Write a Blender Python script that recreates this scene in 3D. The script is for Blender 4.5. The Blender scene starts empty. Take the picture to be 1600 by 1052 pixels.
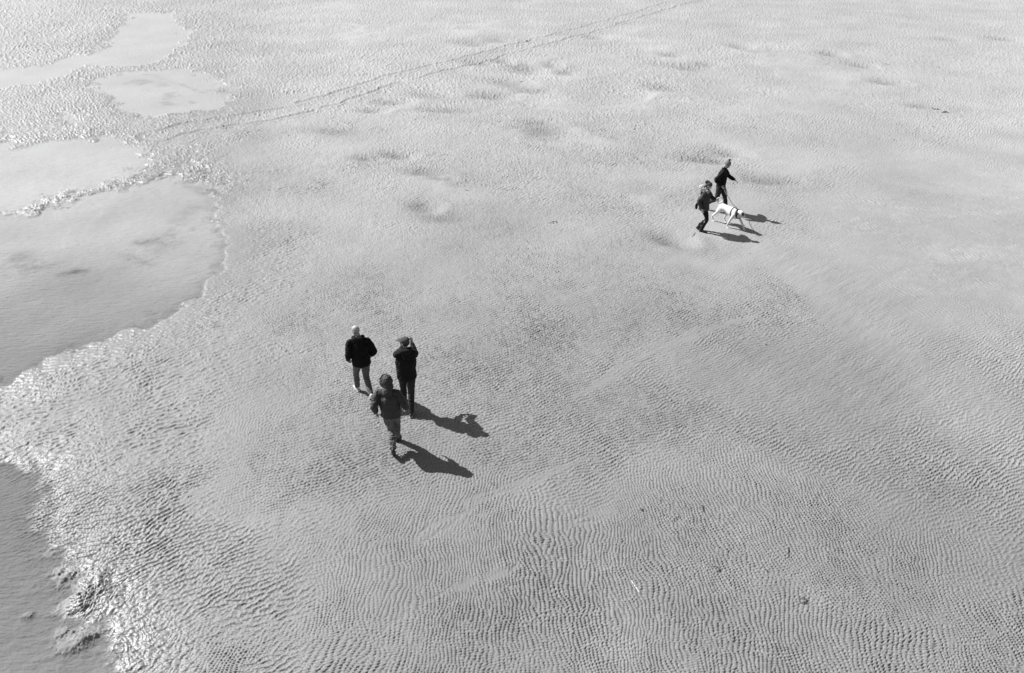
import bpy, math, random
import numpy as np
from mathutils import Vector, Matrix, noise as mnoise

# ------------------------------------------------------------------ camera, sky, sun, exposure
CAM_H, PITCH, FOC = 10.0, math.radians(30.5), 1260.0      # metres, below the horizon, focal length in photo pixels
SUN_EL, SHADOW_DIR = math.radians(43.5), math.radians(-28.5)
scene = bpy.context.scene
col = scene.collection
cam_data = bpy.data.cameras.new("camera")
cam_data.sensor_width = 36.0
cam_data.lens = 36.0 * FOC / 1600.0
cam_data.clip_start, cam_data.clip_end = 0.1, 6000.0
cam = bpy.data.objects.new("camera", cam_data)
cam.location = (0, 0, CAM_H)
cam.rotation_euler = (math.pi / 2 - PITCH, 0, 0)
col.objects.link(cam)
scene.camera = cam
scene.view_settings.view_transform = 'Standard'
scene.view_settings.look = 'None'
scene.view_settings.gamma = 1.0
scene.view_settings.exposure = 0.90

world = bpy.data.worlds.new("World")
scene.world = world
world.use_nodes = True
wn, wl = world.node_tree.nodes, world.node_tree.links
sky = wn.new("ShaderNodeTexSky")
sky.sky_type = 'NISHITA'
sky.sun_disc = False
sky.dust_density = 1.5
sky.sun_elevation = SUN_EL
SUN_AZ = SHADOW_DIR + math.pi                            # direction towards the sun, angle from +X
sky.sun_rotation = math.pi / 2 - SUN_AZ                  # the sky measures it clockwise from +Y
grey = wn.new("ShaderNodeRGBToBW")                       # a black-and-white picture: the sky's own light without its hue
wl.new(sky.outputs[0], grey.inputs[0])
wl.new(grey.outputs[0], wn["Background"].inputs[0])
wn["Background"].inputs[1].default_value = 0.065

sun_data = bpy.data.lights.new("sun", 'SUN')
sun_data.energy = 4.8
sun_data.angle = math.radians(0.5)
sun_data.color = (1, 1, 1)
sun = bpy.data.objects.new("sun", sun_data)
to_sun = Vector((math.cos(SUN_AZ) * math.cos(SUN_EL), math.sin(SUN_AZ) * math.cos(SUN_EL), math.sin(SUN_EL)))
sun.rotation_euler = to_sun.to_track_quat('Z', 'Y').to_euler()
sun.location = to_sun * 50
col.objects.link(sun)

# ------------------------------------------------------------------ survey: photo pixel -> spot on the ground
def at(x, y, z=0.0):
    u, v = (x - 800) / FOC, (y - 526) / FOC
    d = Vector((u, math.cos(PITCH) - v * math.sin(PITCH), -math.sin(PITCH) - v * math.cos(PITCH)))
    return Vector((0, 0, CAM_H)) + d * ((z - CAM_H) / d.z)

def survey(X, Y):
    Z = Y * math.cos(PITCH) + CAM_H * math.sin(PITCH)
    return 800 + FOC * X / Z, 526 + FOC * (CAM_H * math.cos(PITCH) - Y * math.sin(PITCH)) / Z

# ------------------------------------------------------------------ sand: one relief sheet
rng = np.random.default_rng(11)
TN = 2048
_k = np.fft.fftfreq(TN).astype(np.float32)
KX, KY = np.meshgrid(_k, _k)
KR, KA = np.hypot(KX, KY), np.arctan2(KY, KX)

def stripes(spl, rad, ang):
    """complex tile of wave crests along Y with forks and breaks; spl samples per wave"""
    k0 = 1.0 / spl
    w = np.exp(-((KR - k0) / (rad * k0)) ** 2 / 2) * np.exp(-(KA / ang) ** 2 / 2)
    f = np.fft.ifft2(np.fft.fft2(rng.standard_normal((TN, TN))) * w)
    return (f / np.sqrt((np.abs(f) ** 2).mean())).astype(np.complex64)

def cloud(lo, beta, hi=0.5):
    w = np.where(KR > 0, np.maximum(KR, lo) ** (-beta), 0) * (KR < hi)
    f = np.fft.ifft2(np.fft.fft2(rng.standard_normal((TN, TN))) * w).real
    return (f / f.std()).astype(np.float32)

def look(tile, u, v):
    """bilinear periodic lookup, u and v in samples"""
    iu, iv = np.floor(u), np.floor(v)
    fu, fv = (u - iu).astype(np.float32), (v - iv).astype(np.float32)
    iu, iv = iu.astype(np.int64) % TN, iv.astype(np.int64) % TN
    ju, jv = (iu + 1) % TN, (iv + 1) % TN
    return (tile[iv, iu] * (1 - fu) * (1 - fv) + tile[iv, ju] * fu * (1 - fv)
            + tile[jv, iu] * (1 - fu) * fv + tile[jv, ju] * fu * fv)

def sstep(a, b, x):
    t = np.clip((x - a) / (b - a), 0, 1)
    return t * t * (3 - 2 * t)

T_STRIPE = stripes(12, 0.13, 0.20)
T_WIDE = stripes(12, 0.26, 0.55)
T_SHORT = stripes(12, 0.22, 0.40)
T_SOFT = cloud(3 / TN, 2.2)
T_ROUGH = cloud(8 / TN, 1.35)

def soft(X, Y, size, k=0):      # smooth noise, features of about `size` metres
    s = TN / (size * 4.0)
    return look(T_SOFT, X * s + 311 * k + 50, Y * s + 577 * k + 90)

def wave(tile, X, Y, lam, ang, warp, wsize, k):
    """unit complex wave on the ground, wave vector at angle `ang`"""
    U = X + warp * soft(X, Y, wsize, k)
    V = Y + warp * soft(X, Y, wsize, k + 5)
    c, s = math.cos(ang), math.sin(ang)
    f = look(tile, (U * c + V * s) * 12 / lam + 131 * k, (-U * s + V * c) * 12 / lam + 377 * k)
    return f / (np.abs(f) + 0.18)

# outlines of the standing water, surveyed from the photograph
POOLS = [
    [(-60, 610), (38, 588), (100, 550), (200, 514), (270, 490), (320, 456), (346, 420), (354, 385), (346, 345), (326, 318), (318, 300), (350, 300), (352, 288), (300, 280), (262, 275), (210, 288), (150, 302), (100, 312), (50, 332), (-60, 335)],
    [(-60, 212), (38, 224), (100, 216), (170, 213), (222, 222), (236, 240), (216, 262), (200, 275), (140, 292), (80, 305), (36, 326), (-60, 330)],
    [(140, 122), (210, 110), (300, 106), (338, 120), (360, 146), (350, 165), (300, 177), (240, 182), (190, 178), (178, 160), (158, 142)],
    [(170, 60), (186, 42), (200, 20), (270, 20), (284, 40), (294, 60), (266, 85), (240, 98), (200, 104), (130, 104), (100, 118), (60, 130), (-40, 140), (-40, 108), (60, 102), (110, 88), (150, 82)],
    [(84, 186), (100, 176), (120, 178), (124, 186), (106, 192)],
    [(284, 250), (300, 245), (312, 252), (300, 262), (286, 258)],
    [(-60, 716), (40, 726), (78, 736), (84, 752), (62, 790), (50, 826), (72, 848), (128, 886), (140, 930), (168, 958), (184, 1000), (196, 1090), (-60, 1090)],
    [(85, 900), (70, 870), (110, 855), (150, 868), (175, 905), (150, 935)],
]
PAD = 1.0
GX0, GY0, GS = -60.0, 0.0, 0.08
gx = np.arange(GX0, 10, GS, dtype=np.float32)
gy = np.arange(GY0, 90, GS, dtype=np.float32)
GXX, GYY = np.meshgrid(gx, gy)

def poly_sdf(poly, X, Y):
    P = [at(x, y) for x, y in poly]
    d = np.full(X.shape, 1e9, np.float32)
    sgn = np.ones(X.shape, bool)
    n = len(P)
    for i in range(n):
        a, b = P[i], P[i - 1]
        ex, ey = b.x - a.x, b.y - a.y
        wx, wy = X - a.x, Y - a.y
        t = np.clip((wx * ex + wy * ey) / (ex * ex + ey * ey), 0, 1)
        d = np.minimum(d, (wx - ex * t) ** 2 + (wy - ey * t) ** 2)
        c1, c2, c3 = Y >= a.y, Y < b.y, ex * wy > ey * wx
        sgn ^= (c1 & c2 & c3) | (~c1 & ~c2 & ~c3)
    return np.sqrt(d) * np.where(sgn, 1, -1)

pool_grid = np.full(GXX.shape, 50.0, np.float32)
for pl in POOLS:
    w = [at(x, y) for x, y in pl]
    x0, x1, y0, y1 = (min(p.x for p in w) - 4, max(p.x for p in w) + 4, min(p.y for p in w) - 4, max(p.y for p in w) + 4)
    i0, i1 = max(0, int((x0 - GX0) / GS)), int((x1 - GX0) / GS)
    j0, j1 = max(0, int((y0 - GY0) / GS)), int((y1 - GY0) / GS)
    pool_grid[j0:j1, i0:i1] = np.minimum(pool_grid[j0:j1, i0:i1], poly_sdf(pl, GXX[j0:j1, i0:i1], GYY[j0:j1, i0:i1]))

def pool_dist(X, Y):
    u = np.clip((X - GX0) / GS, 0, len(gx) - 1.01)
    v = np.clip((Y - GY0) / GS, 0, len(gy) - 1.01)
    iu, iv = u.astype(np.int64), v.astype(np.int64)
    fu, fv = u - iu, v - iv
    g = pool_grid
    return g[iv, iu] * (1 - fu) * (1 - fv) + g[iv, iu + 1] * fu * (1 - fv) + g[iv + 1, iu] * (1 - fu) * fv + g[iv + 1, iu + 1] * fu * fv

def line_dist(pts, X, Y):
    """distance to a surveyed line, signed side and running length"""
    P = [at(x, y) for x, y in pts]
    best = np.full(X.shape, 1e9, np.float32)
    side = np.zeros(X.shape, np.float32)
    run = np.zeros(X.shape, np.float32)
    L = 0.0
    for a, b in zip(P, P[1:]):
        ex, ey = b.x - a.x, b.y - a.y
        l2 = ex * ex + ey * ey
        wx, wy = X - a.x, Y - a.y
        t = np.clip((wx * ex + wy * ey) / l2, 0, 1)
        d = np.hypot(wx - ex * t, wy - ey * t)
        m = d < best
        best = np.where(m, d, best)
        side = np.where(m, np.sign(ex * wy - ey * wx), side)
        run = np.where(m, L + t * math.sqrt(l2), run)
        L += math.sqrt(l2)
    return best, side, run

# scour hollows: photo x, y, half width, half height, depth in metres
SCOURS = [(1160, 73, 20, 5, .10), (1176, 77, 26, 5, .04), (1298, 84, 17, 4.5, .09), (1345, 101, 19, 5, .09), (1385, 127, 24, 6, .10),
          (1048, 86, 18, 4, .06), (1075, 104, 30, 6, .09), (1104, 100, 20, 4, .07), (1035, 136, 30, 7, .07), (1140, 239, 26, 7, .09),
          (1105, 250, 34, 8, .07), (1205, 281, 42, 8, .09), (1050, 374, 30, 11, .12), (845, 203, 42, 12, .09), (840, 190, 30, 5, .05),
          (826, 106, 26, 8, .11), (862, 102, 16, 5, .09), (880, 114, 22, 5, .07), (742, 68, 32, 5, .09), (775, 64, 20, 4, .05),
          (800, 130, 30, 7, .09), (768, 150, 34, 6, .09), (834, 140, 24, 6, .07), (744, 98, 26, 5, .07), (672, 148, 34, 6, .07),
          (610, 160, 32, 6, .06), (580, 172, 26, 5, .06), (625, 243, 26, 6, .08), (665, 268, 34, 7, .08), (690, 278, 20, 5, .06),
          (662, 322, 26, 11, .07), (690, 340, 46, 9, .05), (570, 247, 24, 5, .05), (930, 58, 18, 4, .06), (1438, 165, 22, 5, .06),
          (1480, 61, 26, 4, .04), (1565, 60, 20, 3.5, .05), (785, 95, 16, 4, .08), (700, 172, 50, 5, .04), (520, 205, 50, 7, .03)]
# broad smooth fans of sand left around them
FANS = [(1010, 80, 70, 16), (1240, 100, 60, 16), (1330, 120, 90, 18), (1110, 225, 70, 12), (1230, 250, 90, 16), (1060, 270, 60, 14),
        (1120, 345, 60, 24), (1100, 400, 90, 18), (1270, 165, 100, 16), (900, 98, 50, 8), (770, 58, 60, 8), (860, 175, 50, 8),
        (640, 170, 60, 8), (720, 300, 60, 10), (560, 50, 80, 10), (880, 215, 50, 8), (1000, 160, 60, 10), (830, 150, 60, 9), (1190, 90, 50, 8)]
STREAMS = [([(960, 700), (900, 722), (850, 742), (790, 762), (735, 782), (726, 800), (690, 824), (655, 842)], .05),
           ([(810, 888), (760, 905), (715, 916), (680, 934), (640, 955), (600, 985)], .10),
           ([(960, 800), (900, 815), (860, 838), (820, 862), (800, 890)], .05),
           ([(1190, 390), (1240, 425), (1290, 462), (1320, 500), (1385, 545)], .55),
           ([(380, 735), (330, 760), (300, 775)], .10),
           ([(860, 470), (960, 440), (1030, 412), (1090, 405)], .12), ([(900, 620), (1000, 560), (1090, 520), (1190, 490)], .12)]
TYRES = [(250, 212), (300, 198), (400, 184), (460, 172), (520, 155), (580, 134), (640, 117), (700, 103), (760, 88), (830, 70), (900, 51), (960, 34), (1060, 4), (1200, -30)]
WATER_Z = -0.016

def relief(X, Y):
    """sand height, wetness"""
    px, py = survey(X, Y)
    px = px + 26 * soft(X, Y, 5, 1)
    py = py + 12 * soft(X, Y, 5, 2)
    dist = np.hypot(X, Y)
    # ---- where each kind of ripple lies
    lw = 70 * soft(X, Y, 3, 60)
    left = sstep(540, 230, px + lw + 0.12 * (py - 700)) * sstep(150, 215, py)
    left_near = sstep(520, 260, px + lw) * sstep(690, 760, py)
    mud = sstep(300, 150, px - 0.55 * (py - 900)) * sstep(840, 930, py)
    diag = sstep(1230, 1400, px) * sstep(560, 420, py + 0.1 * (1500 - px)) * sstep(190, 300, py)
    flow = np.exp(-(((px - 1330) / 280) ** 2 + ((py - 600 - 0.06 * (px - 1300)) / 75) ** 2) ** 1.6)
    flow2 = np.exp(-(((px - 1290) / 130) ** 2 + ((py - 455 - .45 * (px - 1290)) / 52) ** 2) ** 1.3)
    smooth = np.clip(flow + flow2, 0, 1)
    # ---- ladder ripples: broad crests up the beach, small rungs in the troughs
    w1 = wave(T_STRIPE, X, Y, .064, math.radians(3), .085, 3.6, 1)
    w1b = wave(T_STRIPE, X, Y, .068, math.radians(-13), .09, 4.0, 9)
    mixm = sstep(-.3, .5, soft(X, Y, 7, 3) + 1.1 * sstep(900, 1500, px) - .5)
    w1 = w1 * (1 - mixm) + w1b * mixm
    w2 = wave(T_SHORT, X, Y, .046, math.radians(-90), .045, 2.0, 2)
    w2m = wave(T_SHORT, X, Y, .086, math.radians(-72), .055, 3.0, 17)
    w2f = wave(T_SHORT, X, Y, .120, math.radians(-64), .10, 4.0, 18)
    w7 = wave(T_SHORT, X, Y, .20, math.radians(-70), .12, 3.0, 19)
    skew = lambda w, a=.5: np.abs(w) * np.cos(np.angle(w) + a * np.sin(np.angle(w)))
    trough = sstep(.25, -.85, w1.real)
    rough = look(T_ROUGH, X * 170, Y * 170)
    ladder = .42 * sstep(-1, .35, w1.real) + .95 * trough * skew(w2) + .22 * skew(w2) + .12 * rough
    choppy = (1.22 - .4 * sstep(650, 850, py)) * skew(w2m, .6) * (.72 + .42 * w1.real) + .20 * w1.real + .12 * rough
    # ---- oblique lumpy ripples on the left, diagonal ones on the right
    w3 = wave(T_WIDE, X, Y, .150, math.radians(-68), .06, 2.5, 3)
    w3b = wave(T_WIDE, X, Y, .19, math.radians(40), .3, 2.0, 6)
    ph = np.angle(w3)
    lumpy = .12 * rough + np.abs(w3) * np.cos(ph + .55 * np.sin(ph)) * (.7 + .45 * w3b.real) + .22 * w3b.real
    w5 = wave(T_WIDE, X, Y, .104, math.radians(-64), .05, 2.5, 4)
    ph5 = np.angle(w5)
    combed = np.abs(w5) * np.cos(ph5 + .6 * np.sin(ph5)) * (.8 + .3 * w1.real) + .25 * w2.real + .10 * rough
    w4 = wave(T_STRIPE, X, Y, .110, math.radians(36), .20, 6.0, 5)
    # chaotic small ripples for the mid ground
    w6 = wave(T_WIDE, X, Y, .090, math.radians(60), .10, 3.0, 8)
    midg = sstep(860, 660, py + 60 * soft(X, Y, 4, 7) - .04 * (px - 600)) * (1 - left) * (1 - diag)
    amp = .0150 * (1 + .10 * soft(X, Y, 3, 11)) * (1 + .30 * sstep(700, 250, py))
    farm = sstep(430, 230, py)
    farpat = 1.50 * skew(w2f, .6) * (.7 + .4 * w6.real) + .55 * w6.real + .2 * rough
    h = 1.12 * ladder * (1 - midg) + (choppy * (1 - farm) + farpat * farm) * midg
    h = h * (1 - diag) + w4.real * 1.0 * diag
    patch = sstep(-.2, .6, soft(X, Y, 2.2, 13)) * .35
    h = h * (1 - left) + (lumpy * 1.25 * (1 - patch)) * left
    h = h * (1 - left_near) + combed * 1.05 * left_near
    leftfar = sstep(520, 300, px + lw) * sstep(345, 290, py)
    h = h * (1 - leftfar) + (1.7 * skew(w7, .6) * (.75 + .4 * w2f.real) + .8 * w2f.real + .3 * rough) * leftfar
    # mud lumps at the bank
    r1 = look(T_ROUGH, X * 190 + 40, Y * 190 + 900)
    m3 = wave(T_WIDE, X, Y, .46, math.radians(120), .3, 1.5, 14)
    m4 = wave(T_WIDE, X, Y, .27, math.radians(20), .3, 1.5, 15)
    lump = 1.5 * np.abs(m3.real) ** .6 + 1.0 * np.abs(m4.real) ** .6 - 1.1 + .10 * r1 + .30 * skew(w3)
    h = h * (1 - mud) + (lump * .75 + combed * .45) * mud
    # smooth, streaky outflow
    ca, sa = math.cos(math.radians(38)), math.sin(math.radians(38))
    streak = look(T_ROUGH, (X * ca + Y * sa) * 22 + 7, (-X * sa + Y * ca) * 95 + 300)
    amp = amp * (1 - .60 * smooth)
    far = sstep(260, 60, py)
    bright_right = sstep(1000, 1350, px) * sstep(400, 120, py)
    amp = amp * (1 - .35 * bright_right)
    extra = .0050 * smooth * streak + .0012 * streak * (1 - left)
    # ---- dry bars, soft fans, hollows
    base = .011 * soft(X, Y, 9, 20) + .05 * sstep(0, 1, far) * .12 * soft(X, Y, 5, 21)
    pit = np.zeros_like(px)
    for x, y, rx, ry in FANS:
        g = np.exp(-(((px - x) / rx) ** 2 + ((py - y) / ry) ** 2))
        amp = amp * (1 - .60 * g)
        base += .03 * g
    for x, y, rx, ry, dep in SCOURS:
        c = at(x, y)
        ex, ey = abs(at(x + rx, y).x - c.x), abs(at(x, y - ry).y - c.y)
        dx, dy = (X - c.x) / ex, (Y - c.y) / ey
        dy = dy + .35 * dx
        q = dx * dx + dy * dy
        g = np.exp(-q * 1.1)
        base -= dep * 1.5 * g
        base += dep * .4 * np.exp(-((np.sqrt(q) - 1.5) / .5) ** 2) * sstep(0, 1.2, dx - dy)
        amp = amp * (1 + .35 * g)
        pit = np.maximum(pit, g)  # hollow mask, also turns the sand inside darker
    for pts, wd in STREAMS:
        d, _, _ = line_dist(pts, X, Y)
        d = d + .07 * look(T_ROUGH, X * 60 + 99, Y * 60)
        g = np.exp(-(d / wd) ** 4)
        amp = amp * (1 - .75 * g)
        base -= .003 * g
        extra = extra + .0012 * g * streak
    # ---- vehicle tracks crossing the top
    d, side, run = line_dist(TYRES, X, Y)
    sd = d * side + .07 * soft(X, Y, 1.5, 30) + .03 * look(T_ROUGH, X * 90 + 5, Y * 90)
    broken = sstep(-2.4, -1.2, soft(X, Y, 1.2, 31) + .5 * look(T_ROUGH, X * 70 + 5, Y * 70) + sstep(3, 14, run) * .5)
    rut = np.zeros_like(px)
    for off in (-.78, .78):
        q = np.abs(sd - off)
        g = np.exp(-(q / .15) ** 4)
        rim = np.exp(-((q - .24) / .07) ** 2)
        tread = .5 + .5 * np.cos(run * 2 * math.pi / .42 + np.sign(sd - off) * 1.2)
        amp = amp * (1 - .8 * g * broken)
        base += broken * (-.030 * g * (.6 + .4 * tread) + .026 * rim)
        rut = np.maximum(rut, g * broken)
    base += .006 * look(T_ROUGH, X * 60, Y * 60) * np.exp(-(sd / 1.5) ** 4) * broken
    # ---- pools
    pd = pool_dist(X, Y)
    pdn = pd + .16 * soft(X, Y, 1.0, 40) + .10 * look(T_ROUGH, X * 40 + 500, Y * 40) * sstep(200, 700, py)
    pdn = pdn - .75 * sstep(330, 230, px) * np.exp(-((py - 308) / 26) ** 2) * sstep(-.6, .5, soft(X, Y, 1.6, 42))
    far_ragged = sstep(330, 200, py)
    pdn = pdn + .15 * far_ragged * soft(X, Y, 2.0, 41)
    bank = sstep(-.5, .8, pdn)
    near_bl = sstep(700, 760, py)
    inside = sstep(.15 + .35 * near_bl, -.35 - .5 * near_bl, pdn)
    base = base * sstep(-1.5, 2.5, pdn) - (.050 + .015 * mud) * inside + .010 * sstep(0, .8, pdn) * sstep(4, .8, pdn)
    base -= .05 * sstep(-.8, -4, pdn)
    amp = amp * (1 - (.80 + .1 * mud) * sstep(.1, -.8 + .4 * mud, pdn))
    shore = sstep(3.5, .2, np.abs(pdn)) * sstep(340, 200, py) * sstep(430, 330, px)
    amp = amp * (1 - .55 * np.exp(-(pdn / .6) ** 2) * np.exp(-((py - 310) / 22) ** 2) * sstep(300, 240, px))
    amp = amp * (1 - .6 * np.exp(-(pdn / .7) ** 2) * sstep(300, 350, py) * sstep(620, 560, py))
    # mud islands standing out of the near water
    for x, y, r_, hh in ((105, 900, .22, .075), (75, 866, .16, .05), (150, 912, .20, .05), (110, 945, .16, .05), (42, 958, .09, .06),
                         (95, 990, .10, .05), (138, 988, .14, .055), (112, 1006, .22, .07), (135, 905, .3, .035), (160, 935, .2, .03), (85, 895, .15, .05)):
        c = at(x, y)
        q = np.hypot(X - c.x, Y - c.y) / r_ + .25 * look(T_ROUGH, X * 120, Y * 120 + 777)
        base += .95 * hh * np.exp(-q ** 2 * 1.3)
    fine = look(T_ROUGH, X * 330 + 60, Y * 330) * .0013 * (amp / .015) * (1 + 1.2 * left)
    z = base + amp * h + extra + fine
    rimwet = np.exp(-(pdn / .45) ** 2) * sstep(470, 560, py) * sstep(330, 260, px)
    wet = np.clip(.18 * rimwet + sstep(2.2, -.3, pdn) * .45 + .12 * left * sstep(3.5, .5, pdn) + .30 * mud + .25 * smooth, 0, 1)
    fan = np.zeros_like(px)
    for x, y, rx, ry in FANS:
        fan = np.maximum(fan, np.exp(-(((px - x) / rx) ** 2 + ((py - y) / ry) ** 2)))
    sheen_tone = sstep(700, 20, py + .06 * (900 - px)) + .22 * fan - .7 * pit - .3 * rut + .04 * soft(X, Y, 4, 50) + .05 * look(T_ROUGH, X * 25, Y * 25) + .12 * flow2 + .25 * sstep(1350, 1600, px) * sstep(900, 600, py)  # paler up the beach: grazing sheen put into the sand colour
    farleft = sstep(520, 330, px) * sstep(420, 320, py)
    sheen_tone = sheen_tone - .50 * farleft * sstep(-.2, .3, pdn) + sstep(.1, -.5, pdn) * (.62 * sstep(700, 640, py) + .42 * sstep(540, 330, py) + .35 * sstep(340, 270, py))  # pool beds paled: the water's sky reflection put into their colour
    sheen_tone = np.clip(sheen_tone, -.12 - .5 * sstep(.1, -.5, pdn), 1.9) * np.maximum(np.maximum(sstep(.2, 2.5, pdn), sstep(420, 300, py)), sstep(.1, -.5, pdn)) + .25 * near_bl * sstep(.3, -.3, pdn)
    band, _, _ = line_dist([(1190, 385), (1290, 455), (1385, 535), (1480, 610), (1620, 720)], X, Y)
    sheen_tone = sheen_tone +   .10 * np.exp(-((band + .1 * rough) / .8) ** 2) + .05 * streak * sstep(.1, -.5, pdn) * sstep(300, 380, py)
    for x, y, rx, ry in ((235, 388, 34, 9), (290, 346, 30, 7), (262, 358, 24, 7), (268, 302, 22, 9), (42, 395, 40, 14), (90, 440, 40, 9), (310, 128, 22, 4), (250, 145, 50, 6), (200, 640, 0.1, 0.1)):
        g = np.exp(-(((px - x) / rx) ** 2 + ((py - y) / ry) ** 2))
        sheen_tone = sheen_tone - .75 * g * (1 + .5 * rough)
    wet = np.where(pdn < 0, wet - 2 * sstep(0, -.25, pdn) * (.4 + .6 * sstep(300, 560, py)), wet)      # below zero: sand lying under water, no film of its own
    return z.astype(np.float32), wet.astype(np.float32), sheen_tone.astype(np.float32)

# rows follow what the eye can resolve: dense near, sparse far
ys = []
v = 1150.0
NEAR_Y = 6.2
Y_ = NEAR_Y
rows = [-30.0, -10.0, 0.0, 3.0, 5.0]
while Y_ < 95:
    rows.append(Y_)
    Z_ = Y_ * math.cos(PITCH) + CAM_H * math.sin(PITCH)
    Y_ += Z_ * Z_ / (FOC * CAM_H) * 1600 / 1024 / 2.0     # ground covered by 1/1.7 of a rendered row
while Y_ < 4500:
    rows.append(Y_)
    Y_ *= 1.25
rows = np.array(rows, np.float32)
dense = np.linspace(-.78, .78, 2100)
us = np.concatenate([[-60, -20, -8, -4, -2, -1.4, -1.1, -.95, -.85], dense, [.85, .95, 1.1, 1.4, 2, 4, 8, 20, 60]]).astype(np.float32)
halfw = (np.maximum(rows, 0) * math.cos(PITCH) + CAM_H * math.sin(PITCH)).astype(np.float32)
SX = halfw[:, None] * us[None, :]
SY = np.repeat(rows[:, None], len(us), axis=1)
fine = (SY > 5.9) & (SY < 96) & (np.abs(us)[None, :] < .8)
SZ = np.zeros_like(SX)
WET = np.zeros_like(SX)
SHEEN_TONE = np.zeros_like(SX)
for r0 in range(0, len(rows), 200):
    s_ = slice(r0, min(len(rows), r0 + 200))
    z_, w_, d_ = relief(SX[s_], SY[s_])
    SHEEN_TONE[s_] = d_
    SZ[s_] = np.where(fine[s_], z_, 0)
    WET[s_] = w_

def grid_mesh(name, X, Y, Z):
    nr, nc = X.shape
    me = bpy.data.meshes.new(name)
    me.vertices.add(nr * nc)
    co = np.stack([X, Y, Z], -1).reshape(-1, 3).astype(np.float32)
    me.vertices.foreach_set("co", co.ravel())
    a = np.arange(nr * nc, dtype=np.int32).reshape(nr, nc)
    q = np.stack([a[:-1, :-1], a[:-1, 1:], a[1:, 1:], a[1:, :-1]], -1).reshape(-1, 4)
    me.loops.add(q.size)
    me.loops.foreach_set("vertex_index", q.ravel())
    me.polygons.add(len(q))
    me.polygons.foreach_set("loop_start", np.arange(0, q.size, 4, dtype=np.int32))
    me.polygons.foreach_set("use_smooth", np.ones(len(q), bool))
    me.update(calc_edges=True)
    return me

def node_mat(name):
    m = bpy.data.materials.new(name)
    m.use_nodes = True
    return m, m.node_tree.nodes, m.node_tree.links, m.node_tree.nodes["Principled BSDF"]

def sand_material():
    m, N, L, b = node_mat("damp_sand")
    at_ = N.new("ShaderNodeAttribute"); at_.attribute_name = "wet"
    tc = N.new("ShaderNodeTexCoord")
    big = N.new("ShaderNodeTexNoise"); big.inputs["Scale"].default_value = .35; big.inputs["Detail"].default_value = 6
    L.new(tc.outputs["Object"], big.inputs["Vector"])
    grain = N.new("ShaderNodeTexNoise"); grain.inputs["Scale"].default_value = 55; grain.inputs["Detail"].default_value = 5; grain.inputs["Roughness"].default_value = .7
    L.new(tc.outputs["Object"], grain.inputs["Vector"])
    r1 = N.new("ShaderNodeMapRange"); r1.inputs[1].default_value = .3; r1.inputs[2].default_value = .7; r1.inputs[3].default_value = .92; r1.inputs[4].default_value = 1.08
    L.new(big.outputs[0], r1.inputs[0])
    r2 = N.new("ShaderNodeMapRange"); r2.inputs[1].default_value = .3; r2.inputs[2].default_value = .7; r2.inputs[3].default_value = .90; r2.inputs[4].default_value = 1.08
    L.new(grain.outputs[0], r2.inputs[0])
    mul = N.new("ShaderNodeMath"); mul.operation = 'MULTIPLY'
    L.new(r1.outputs[0], mul.inputs[0]); L.new(r2.outputs[0], mul.inputs[1])
    r3 = N.new("ShaderNodeMapRange"); r3.inputs[3].default_value = 1.0; r3.inputs[4].default_value = .90
    L.new(at_.outputs["Fac"], r3.inputs[0])
    mul2 = N.new("ShaderNodeMath"); mul2.operation = 'MULTIPLY'
    L.new(mul.outputs[0], mul2.inputs[0]); L.new(r3.outputs[0], mul2.inputs[1])
    ad = N.new("ShaderNodeAttribute"); ad.attribute_name = "sheen_tone"  # sand tone, with painted sheen and reflection in it
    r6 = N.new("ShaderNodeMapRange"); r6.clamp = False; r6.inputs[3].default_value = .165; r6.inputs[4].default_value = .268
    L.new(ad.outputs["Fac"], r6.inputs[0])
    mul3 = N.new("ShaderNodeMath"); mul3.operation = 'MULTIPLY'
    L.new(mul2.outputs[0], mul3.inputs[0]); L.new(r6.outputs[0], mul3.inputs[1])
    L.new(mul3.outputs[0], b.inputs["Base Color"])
    r4 = N.new("ShaderNodeMapRange"); r4.inputs[3].default_value = .68; r4.inputs[4].default_value = .40
    L.new(at_.outputs["Fac"], r4.inputs[0]); L.new(r4.outputs[0], b.inputs["Roughness"])
    r5 = N.new("ShaderNodeMapRange"); r5.inputs[3].default_value = .45; r5.inputs[4].default_value = .50
    L.new(at_.outputs["Fac"], r5.inputs[0]); 
    r7 = N.new("ShaderNodeMapRange"); r7.inputs[1].default_value = -1.0; r7.inputs[2].default_value = 0.0; r7.inputs[3].default_value = 0.0; r7.inputs[4].default_value = 1.0
    L.new(at_.outputs["Fac"], r7.inputs[0])
    m7 = N.new("ShaderNodeMath"); m7.operation = 'MULTIPLY'
    L.new(r5.outputs[0], m7.inputs[0]); L.new(r7.outputs[0], m7.inputs[1]); L.new(m7.outputs[0], b.inputs["Specular IOR Level"])
    bp = N.new("ShaderNodeBump"); bp.inputs["Strength"].default_value = .55; bp.inputs["Distance"].default_value = .006
    L.new(grain.outputs[0], bp.inputs["Height"]); L.new(bp.outputs[0], b.inputs["Normal"])
    return m

me = grid_mesh("sand", SX, SY, SZ)
attr = me.attributes.new("wet", 'FLOAT', 'POINT')
attr.data.foreach_set("value", WET.ravel())
attr = me.attributes.new("sheen_tone", 'FLOAT', 'POINT')
attr.data.foreach_set("value", SHEEN_TONE.ravel())
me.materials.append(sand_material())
sand = bpy.data.objects.new("sand", me)
sand["kind"] = "structure"
col.objects.link(sand)

def ground_z(x, y):
    z_, _, _ = relief(np.full((1, 1), x, np.float32), np.full((1, 1), y, np.float32))
    return float(z_[0, 0])

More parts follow.
